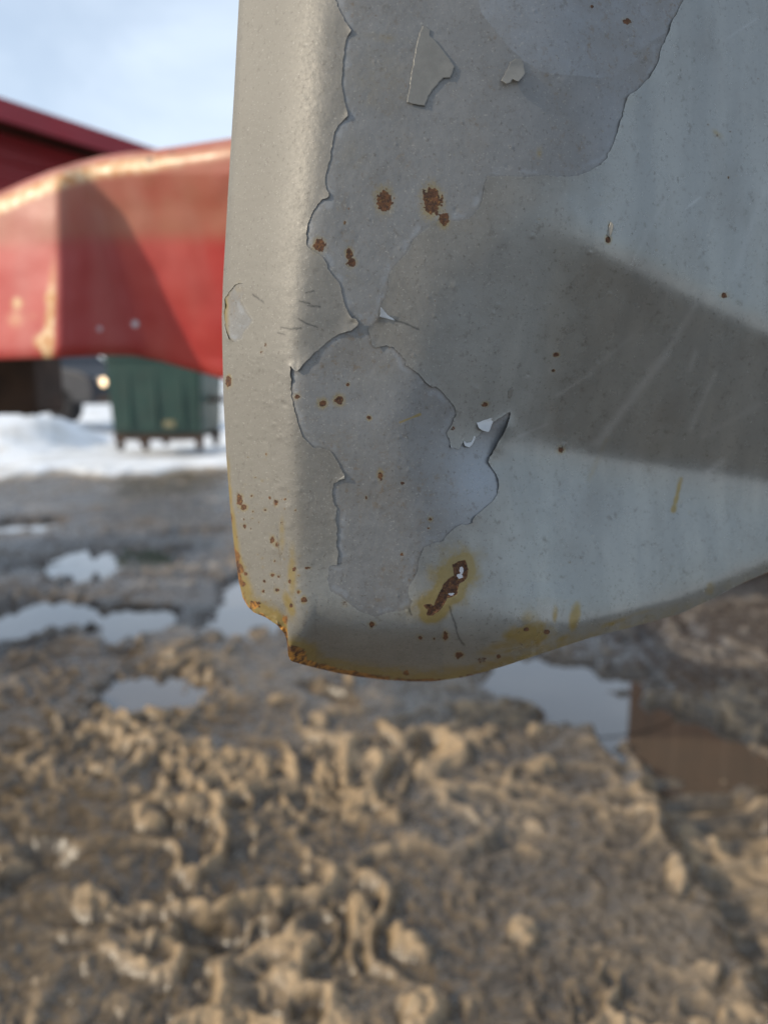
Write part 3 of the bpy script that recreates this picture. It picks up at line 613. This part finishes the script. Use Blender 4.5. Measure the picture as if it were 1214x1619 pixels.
for (x, y) in [(-1.1, .75), (-1.1, 2.1)]:
    bm = bmesh.new(); add_lathe(bm, [(.28, -.13), (.38, -.14), (.44, -.11), (.45, 0), (.44, .11), (.38, .14), (.28, .13)], (x, y, .43), 'x', 40)
    w = bm_obj('wheel', bm, M_TYRE, truck, 0, True)
    bm = bmesh.new(); add_lathe(bm, [(.08, -.15), (.12, -.1), (.26, -.1), (.27, -.135), (.28, -.135), (.28, .135), (.1, .13)], (x, y, .43), 'x', 32)
    bm_obj('rim', bm, M_STEEL, w, 0, True)
# rusty container standing behind the grey fender, mirrored in the puddle
box = empty('cargo_container', (1.38, 4.1, 0), math.radians(-19))
tag(box, 'rusty brown-red corrugated container behind the grey fender, mirrored in the puddle at right', 'container')
M_BOX = simple('rusty_brown_box', (.115, .052, .024), .6, 0, .3, 3, .3, .006, (.06, .03, .018), .7)
bm = bmesh.new(); prof = []; x = 0.
while x < 3.6: prof += [(x, 0), (x+.10, 0), (x+.12, .006), (x+.24, .006)]; x += .26
prof += [(x, 0), (x, 2.3), (0, 2.3)]
a = [bm.verts.new((p[0], p[1], .14)) for p in prof]; b = [bm.verts.new((p[0], p[1], 2.45)) for p in prof]
bm.faces.new(a); bm.faces.new(b[::-1])
for k in range(len(prof)): bm.faces.new([a[k], b[k], b[(k+1) % len(prof)], a[(k+1) % len(prof)]])
bm_obj('shell', bm, M_BOX, box)
for z0, z1 in ((.0, .14), (2.452, 2.56)):
    bm = bmesh.new(); add_box(bm, -.03, x+.03, -.03, 2.33, z0, z1); bm_obj('rail', bm, M_UNDER, box, .01)

# ================================================================== GROUND
WEDGE_T = None
def ground_h(x, y):
    r = np.hypot(x, y); front = y > 0
    near = (1-ss(1.9, 2.9, r)*.22)*(1-ss(4.5, 7, r)*.4)
    wx = x+.07*perlin(x*5+3, y*5)+.02*perlin(x*17, y*17+5); wy = y+.07*perlin(x*5, y*5+8)+.02*perlin(x*17+9, y*17)
    m1 = ss(-.25, .3, perlin(x*1.9+4, y*1.9)); m2 = ss(-.2, .35, perlin(x*2.6+14, y*2.6+3))
    r1 = 1-np.abs(perlin(wx*6.2, wy*6.2))*1.5; r2 = 1-np.abs(perlin(wx*13+30, wy*13))*1.5
    m3 = ss(-.05, .42, fbm(x*1.6+40, y*1.6+2, 2))
    low = .022*perlin(x*1.1, y*1.1)*near+.020*perlin(x*3.1+7, y*3.1)*near
    r3 = 1-np.abs(fbm(wx*24+5, wy*24, 2))*1.6
    r4 = 1-np.abs(fbm(x*47+5, y*47, 2))*1.6
    M = .30+.70*ss(-.22, .30, fbm(x*2.0+17, y*2.0+5, 2))
    crest = (.036*ss(.76, 1.0, r1)*(.2+.8*m1)+.024*ss(.74, .99, r2)*(.15+.85*m2)+.007*ss(.55, 1.0, r3)*m3)*(.25+.75*M)
    lp = np.maximum(lumps(wx, wy, .085, .012, .034, .36, 3)*(.1+.9*M), lumps(wx, wy, .16, .022, .044, .26, 29))
    lp = np.maximum(lp, lumps(wx, wy, .036, .004, .015, .34, 17)*(.2+.8*M))
    crest = np.maximum(crest, lp*(.8+.7*fbm(x*34, y*34, 2)))+.3*np.minimum(crest, lp)
    crest = crest*(1+.4*fbm(x*26+3, y*26+7, 3))
    fine = (.011*fbm(x*27, y*27, 3)+.0045*fbm(x*90, y*90, 2))*(.45+.55*M)
    low = low+near*.03*perlin(x*2.2+31, y*2.2+9)
    crest = .95*.045*np.tanh(np.maximum(crest, 0)/.045)
    h = low+near*(crest+fine)
    cr = near*(crest+.7*fine)
    # hollows left by boots and tyres
    pit = ss(.28, .5, perlin(wx*3.7+60, wy*3.7+11)); h -= near*.045*pit
    # tyre rut running away at lower right
    a0 = np.array(gnd(1010, 1225)); a1 = np.array(gnd(1230, 1640)); d = (a1-a0)/np.linalg.norm(a1-a0); nrm = np.array([-d[1], d[0]])
    s = (x-a0[0])*nrm[0]+(y-a0[1])*nrm[1]; t = (x-a0[0])*d[0]+(y-a0[1])*d[1]
    s = s+.02*perlin(t*6, t*0+3)
    inn = ss(0, .03, s)*(1-ss(.20, .24, s))*ss(-.25, .1, t)
    h = h*(1-.7*inn)-.035*inn+.020*inn*ss(.2, .8, np.sin(t*75+s*22+2*perlin(t*8, s*8)))
    h += .018*np.exp(-((s+.02)/.035)**2)*ss(-.25, .1, t)*np.clip(.5+1.3*perlin(t*11, s*11), 0, 2)
    # puddle hollows
    for (X, Y, a, b) in PUD:
        e = np.sqrt(((x-X)/a)**2+((y-Y)/b)**2)+.55*fbm(x*4+X, y*4*.6, 4)+.34*fbm(x*13, y*10, 2)
        k = 1-ss(.75, 1.15, e)
        h = h*(1-.35*k)-.042*k; cr = cr*(1-.6*k)
    # snow: from 8 m out in front, nearer to the right and behind
    ang = np.arctan2(x, y)
    rin = 8.0+1.1*perlin(x*.5, y*.5+3)-4.2*ss(.9, 1.5, np.abs(ang))
    sn = ss(-.25, .35, r-rin+.5*fbm(x*1.7, y*1.7, 3))
    bank = np.exp(-((y-11.0-.25*(x+5))/1.1)**2)*ss(-4.1, -4.9, x+.2*perlin(x*0+1, y*2))*(.42+.06*perlin(x*1.3, y*1.3))
    slope_r = np.exp(-((y-12.5)/2.2)**2)*ss(-2.3, -1.6, x)*.75
    h += sn*(.06+.05*fbm(x*.8, y*.8, 3)+bank+slope_r)+.10*ss(20, 300, r)*perlin(x*.02, y*.02)*5
    flat = np.exp(-((x+2.8)/1.1)**4-((y-10.0)/1.3)**4); h = h*(1-.85*flat*sn)
    return h, sn, cr
PUDPX = [(165, 888, 115, 26), (60, 975, 120, 34), (205, 985, 70, 28), (215, 1092, 95, 38), (400, 955, 70, 55), (880, 1082, 135, 46), (965, 1128, 110, 46), (1080, 1165, 130, 55), (1200, 1215, 70, 36), (40, 830, 60, 10), (330, 838, 60, 7), (560, 1010, 60, 20)]
PUD = []
for (px, py, rx, ry) in PUDPX:
    X, Y = gnd(px, py); x1, _ = gnd(px+rx, py); _, yf = gnd(px, py-ry); _, yn = gnd(px, py+ry)
    PUD.append((X, (yf+yn)/2, x1-X, max(.05, (yf-yn)/2)))
rr = [.22]
while rr[-1] < 11: rr.append(rr[-1]*(1.0042 if rr[-1] > .8 else 1.02))
while rr[-1] < 1500: rr.append(rr[-1]*1.04)
rr = np.array(rr)
th = np.concatenate([np.arange(-180, -75, 2.0), np.arange(-75, -38, .5), np.arange(-38, 38, .115), np.arange(38, 75, .5), np.arange(75, 180.1, 2.0)])*math.pi/180
TH, RR = np.meshgrid(th, rr); GX = np.sin(TH)*RR; GY = np.cos(TH)*RR
GH, GS, GC = ground_h(GX.ravel(), GY.ravel())
n = NT('churned_mud')
sn = n.attr('snow'); ht = n.attr('lift')
f1 = n.noise(3.5, 5, .6); f2 = n.noise(38, 4, .65); f3 = n.noise(160, 3, .6)
dry_lit = n.ramp(n.math('ADD', ht, n.math('MULTIPLY', n.math('SUBTRACT', f2, .5), .035)), -.003, .030)  # hollows wet, crests dry; sunlit tops and shaded lows also put in colour
mudc = n.mix(n.ramp(f1, .35, .65), (.050, .037, .023), (.088, .066, .041))
mudh = n.mix(n.ramp(f1, .35, .65), (.30, .208, .112), (.37, .265, .155))
wz = n.math('MULTIPLY', n.attr('wetzone'), n.ramp(n.noise(1.6, 4, .6), .3, .6, .55, 1))
c = n.mix(dry_lit, mudc, mudh)
c = n.mix(wz, c, n.mix(dry_lit, (.048, .041, .037), (.17, .138, .105)))
c = n.mix(n.ramp(n.noise(.9, 4, .6), .5, .72, 0, .3), c, (.19, .182, .17))
c = n.mix(n.math('MULTIPLY', n.attr('wetzone'), n.ramp(n.noise(2.3, 5, .65, .4, (.6, 1.5, 1)), .56, .7, 0, .7)), c, (.34, .31, .275))
c = n.mix(n.ramp(f3, .52, .7, 0, .5), c, (.05, .04, .03))
c = n.mix(n.ramp(n.noise(420, 3, .6), .56, .7, 0, .35), c, (.42, .36, .29))
snc = n.mix(n.ramp(n.noise(2.2, 4), .35, .7), (.78, .80, .83), (.62, .62, .61))
c = n.mix(n.ramp(sn, .1, .4, 0, .8), c, (.34, .29, .23))
snc = n.mix(n.ramp(n.noise(1.1, 6, .7), .5, .72, 0, .55), snc, (.46, .42, .37))
c = n.mix(n.ramp(n.math('ADD', sn, n.math('MULTIPLY', n.math('SUBTRACT', n.noise(2.5, 5, .7), .5), .7)), .45, .85), c, snc)
ro = n.mixf(dry_lit, .22, .68); ro = n.mixf(sn, ro, .7)
M_MUD = n.out(c, ro, 0, n.bump(n.math('ADD', f2, n.math('MULTIPLY', f3, .5)), .5, .006))
V3 = np.stack([GX.ravel(), GY.ravel(), GH], -1)
# close the hole under the camera
i0 = len(V3)
ground = np_mesh('ground', V3, grid_faces(len(rr), len(th), True), M_MUD, None, dict(snow=GS, lift=GC, wetzone=ss(2.2, 3.1, RR.ravel()+.5*perlin(GX.ravel()*1.3, GY.ravel()*1.3))*(1-ss(6.2, 8, RR.ravel()))))
tag(ground, 'churned brown mud and slush with white snow beyond', kind='structure')
n = NT('muddy_water')
wv = n.noise(14, 2)
M_WATER = n.out((.075, .058, .042), .03, 0, n.bump(wv, .05, .004)); n.b.inputs['IOR'].default_value = 1.4; n.b.inputs['Coat Weight'].default_value = .8; n.b.inputs['Coat Roughness'].default_value = .03; n.b.inputs['Coat IOR'].default_value = 1.6
for (X, Y, a, b) in PUD:
    bm = bmesh.new(); vs_ = []
    for k in range(48):
        t = 2*math.pi*k/48; vs_.append(bm.verts.new((X+a*1.45*math.cos(t), Y+b*1.45*math.sin(t), -.026+random.uniform(0, .0)+.0007*len(bpy.data.objects) % .004)))
    bm.faces.new(vs_); o = bm_obj('puddle', bm, M_WATER)
    for p in o.data.polygons:
        if p.normal.z < 0: p.flip()
    tag(o, None, None, None, 'structure')

# ================================================================== RED TIPPER BODY (raised, behind the fender)
dv = np.array([math.sin(math.radians(30.7)), math.cos(math.radians(30.7))]); BY = 2.6
E0 = at(0, 155, BY); eh = float(E0[2])
rx, rz = ray(292, 250); L1 = float((rx*E0[1]-E0[0])/(dv[0]-rx*dv[1])); L0 = -.36
tip = empty('tipper_body', (float(E0[0])-tl[0], float(E0[1])-tl[1], 0), math.atan2(dv[1], dv[0])); tip.parent = truck
M_SHED = simple('tipper_red', (.28, .012, .016), .55, 0, .12, 3, .1, .004)
M_FASC = simple('rail_red', (.30, .02, .032), .55, 0, .08, 4)
OV = .13
bm = bmesh.new(); prof = []; z = 1.07
while z < eh-.1:
    prof += [(OV, z), (OV-.008, z+.006), (OV-.008, z+.05), (OV, z+.056)]; z += .12
prof += [(OV, eh-.03), (OV+1.5, eh-.03), (OV+1.5, 1.07)]
add_prism(bm, prof, L0, L1-.03, 'x'); wall = bm_obj('side_panel', bm, M_SHED, tip)
bm = bmesh.new(); add_prism(bm, [(.012, eh-.002), (.012, eh-.06), (OV+1.6, eh-.06), (OV+1.6, eh-.002)], L0-.02, L1-.002, 'x'); bm_obj('deck', bm, M_UNDER, tip)
bm = bmesh.new(); add_box(bm, L0-.03, L1, -.01, .010, eh-.066, eh); bm_obj('top_rail', bm, M_FASC, tip)

# ================================================================== DUMPSTER
DY = 9.6
g0 = at(251, 719, DY)
dz = float(g0[2])
dump = empty('dumpster', (float(g0[0]), DY, max(.05, dz)+.03), math.radians(-2))
tag(dump, 'dark green steel waste container on small wheels standing in the snow', 'dumpster')
M_GRN = simple('green_paint', (.017, .048, .036), .5, 0, .18, 3, .15, .003, (.06, .06, .045), .35)
M_RUSTB = simple('rusty_frame', (.06, .035, .022), .8, 0, .3, 12, .3, .003)
W = .585
bm = bmesh.new()
vs_ = add_box(bm, -W*.94, W*.94, -.02, 1.0, .22, 1.16, -.04, -.04)
bmesh.ops.bevel(bm, geom=list(bm.edges), offset=.025, segments=2, affect='EDGES')
body = bm_obj('body', bm, M_GRN, dump)
bm = bmesh.new(); add_box(bm, -W*1.01, W*1.01, -.09, -.02, 1.12, 1.19); bm_obj('rim', bm, M_GRN, body, .01)
bm = bmesh.new(); add_box(bm, -.03, .03, -.055, -.02, .3, 1.1); add_box(bm, -.36, -.30, -.055, -.02, .3, 1.1); add_box(bm, .30, .36, -.055, -.02, .3, 1.1); bm_obj('rib', bm, M_GRN, body, .006)
bm = bmesh.new(); add_prism(bm, [(-.1, 1.2), (-.08, 1.26), (.4, 1.42), (.9, 1.38), (1.06, 1.2)], -W*1.0, W*1.0, 'x'); bm_obj('lid', bm, simple('grey_lid', (.13, .14, .13), .5, 0, .1, 4), dump)
for y in (.02, .86):
    bm = bmesh.new(); add_box(bm, -W*.96, W*.96, y, y+.08, .13, .215); bm_obj('base_frame', bm, M_RUSTB, dump)
for x in (-.5, -.18, .5):
    for y in (.08, .88):
        bm = bmesh.new(); add_lathe(bm, [(.03, -.03), (.075, -.028), (.08, -.015), (.08, .015), (.075, .028), (.03, .03)], (x, y, .075), 'x', 20)
        add_box(bm, x-.045, x-.033, y-.03, y+.03, .06, .15); add_box(bm, x+.033, x+.045, y-.03, y+.03, .06, .15)
        bm_obj('caster', bm, M_RUSTB, dump)
for s in (-1, 1):
    bm = bmesh.new(); add_box(bm, *sorted((s*W*.95, s*(W+.26))), .3, .7, .60, .66); bm_obj('lifting_lug', bm, M_RUSTB, dump, .01)
bm = bmesh.new(); add_box(bm, .10, .24, -.062, -.056, .30, .38); bm_obj('plate', bm, simple('faded_plate', (.22, .19, .10), .6, 0, .2, 20), dump)

# ================================================================== DARK CAR behind the snow bank
CY = 13.0
p0 = at(153, 690, CY)
M_CARTYRE = simple('car_tyre', (.010, .010, .012), .9, 0, .2, 10)
car = empty('parked_car', (float(p0[0]), CY, .2), math.radians(-24))
tag(car, 'dark blue-black car with an emissive sun glint on one round headlamp, parked behind the snow bank', 'car')
M_CAR = simple('dark_car_paint', (.010, .012, .020), .6, 0, .1, 3, 0, .003, (.05, .045, .04), .3)
sec = [(-4.1, .35, .72), (-4.05, .35, .98), (-3.5, .35, 1.02), (-3.1, .35, 1.38), (-2.3, .35, 1.45), (-1.7, .35, 1.42), (-1.05, .35, 1.0), (-.25, .35, .9), (-.05, .35, .78), (0, .35, .5)]
bm = bmesh.new()
prof = [(x, .32) for x in (-4.1, -.02)]
outl = [(-4.1, .35), (-.02, .35), (.0, .6), (-.06, .78), (-.3, .90), (-1.05, 1.0), (-3.5, 1.02), (-4.05, .98), (-4.12, .7)]
a = [bm.verts.new((p[0], 0, p[1])) for p in outl]; b = [bm.verts.new((p[0], 1.7, p[1])) for p in outl]
bm.faces.new(a); bm.faces.new(b[::-1])
for i in range(len(outl)): bm.faces.new([a[i], b[i], b[(i+1) % len(outl)], a[(i+1) % len(outl)]])
body = bm_obj('body', bm, M_CAR, car, .05)
bm = bmesh.new(); gh = [(-1.0, 1.0), (-1.75, 1.44), (-2.9, 1.47), (-3.5, 1.02)]
add_prism(bm, gh, .12, 1.58, 'y'); bm_obj('cabin', bm, M_CAR, car, .03)
bm = bmesh.new(); add_prism(bm, [(-1.2, 1.04), (-1.8, 1.38), (-2.85, 1.41), (-3.25, 1.04)], .105, 1.595, 'y'); bm_obj('side_window', bm, M_GLASS, car)
for x in (-.75, -3.3):
    for y in (.1, 1.6):
        bm = bmesh.new(); add_lathe(bm, [(.18, -.1), (.3, -.1), (.32, -.06), (.32, .06), (.3, .1), (.18, .1)], (x, y, .32), 'y', 32); w = bm_obj('wheel', bm, M_CARTYRE, car, 0, True)
        bm = bmesh.new(); add_lathe(bm, [(.03, -.09), (.175, -.085), (.18, -.105), (.18, .105), (.03, .09)], (x, y, .32), 'y', 24); bm_obj('rim', bm, M_CARTYRE, w, 0, True)
ml = bpy.data.materials.new('headlamp_glint'); ml.use_nodes = True
ml.node_tree.nodes['Principled BSDF'].inputs['Emission Color'].default_value = (1, .66, .30, 1); ml.node_tree.nodes['Principled BSDF'].inputs['Emission Strength'].default_value = 2.4  # sun glint on the lens imitated by emission; the lamp is unlit
for k, y in enumerate((.22, 1.48)):
    bm = bmesh.new(); add_lathe(bm, [(.085, -.06), (.085, .02), (.078, .03)], (-.02, y, .72), 'x', 24); h_ = bm_obj('headlight', bm, M_STEEL, car, 0, False)
    bm = bmesh.new(); add_lathe(bm, [(.07, .031), (.06, .045), (.03, .052)], (-.02, y, .72), 'x', 24); bm_obj('lens', bm, ml if k == 0 else M_GLASS, h_, 0, True)
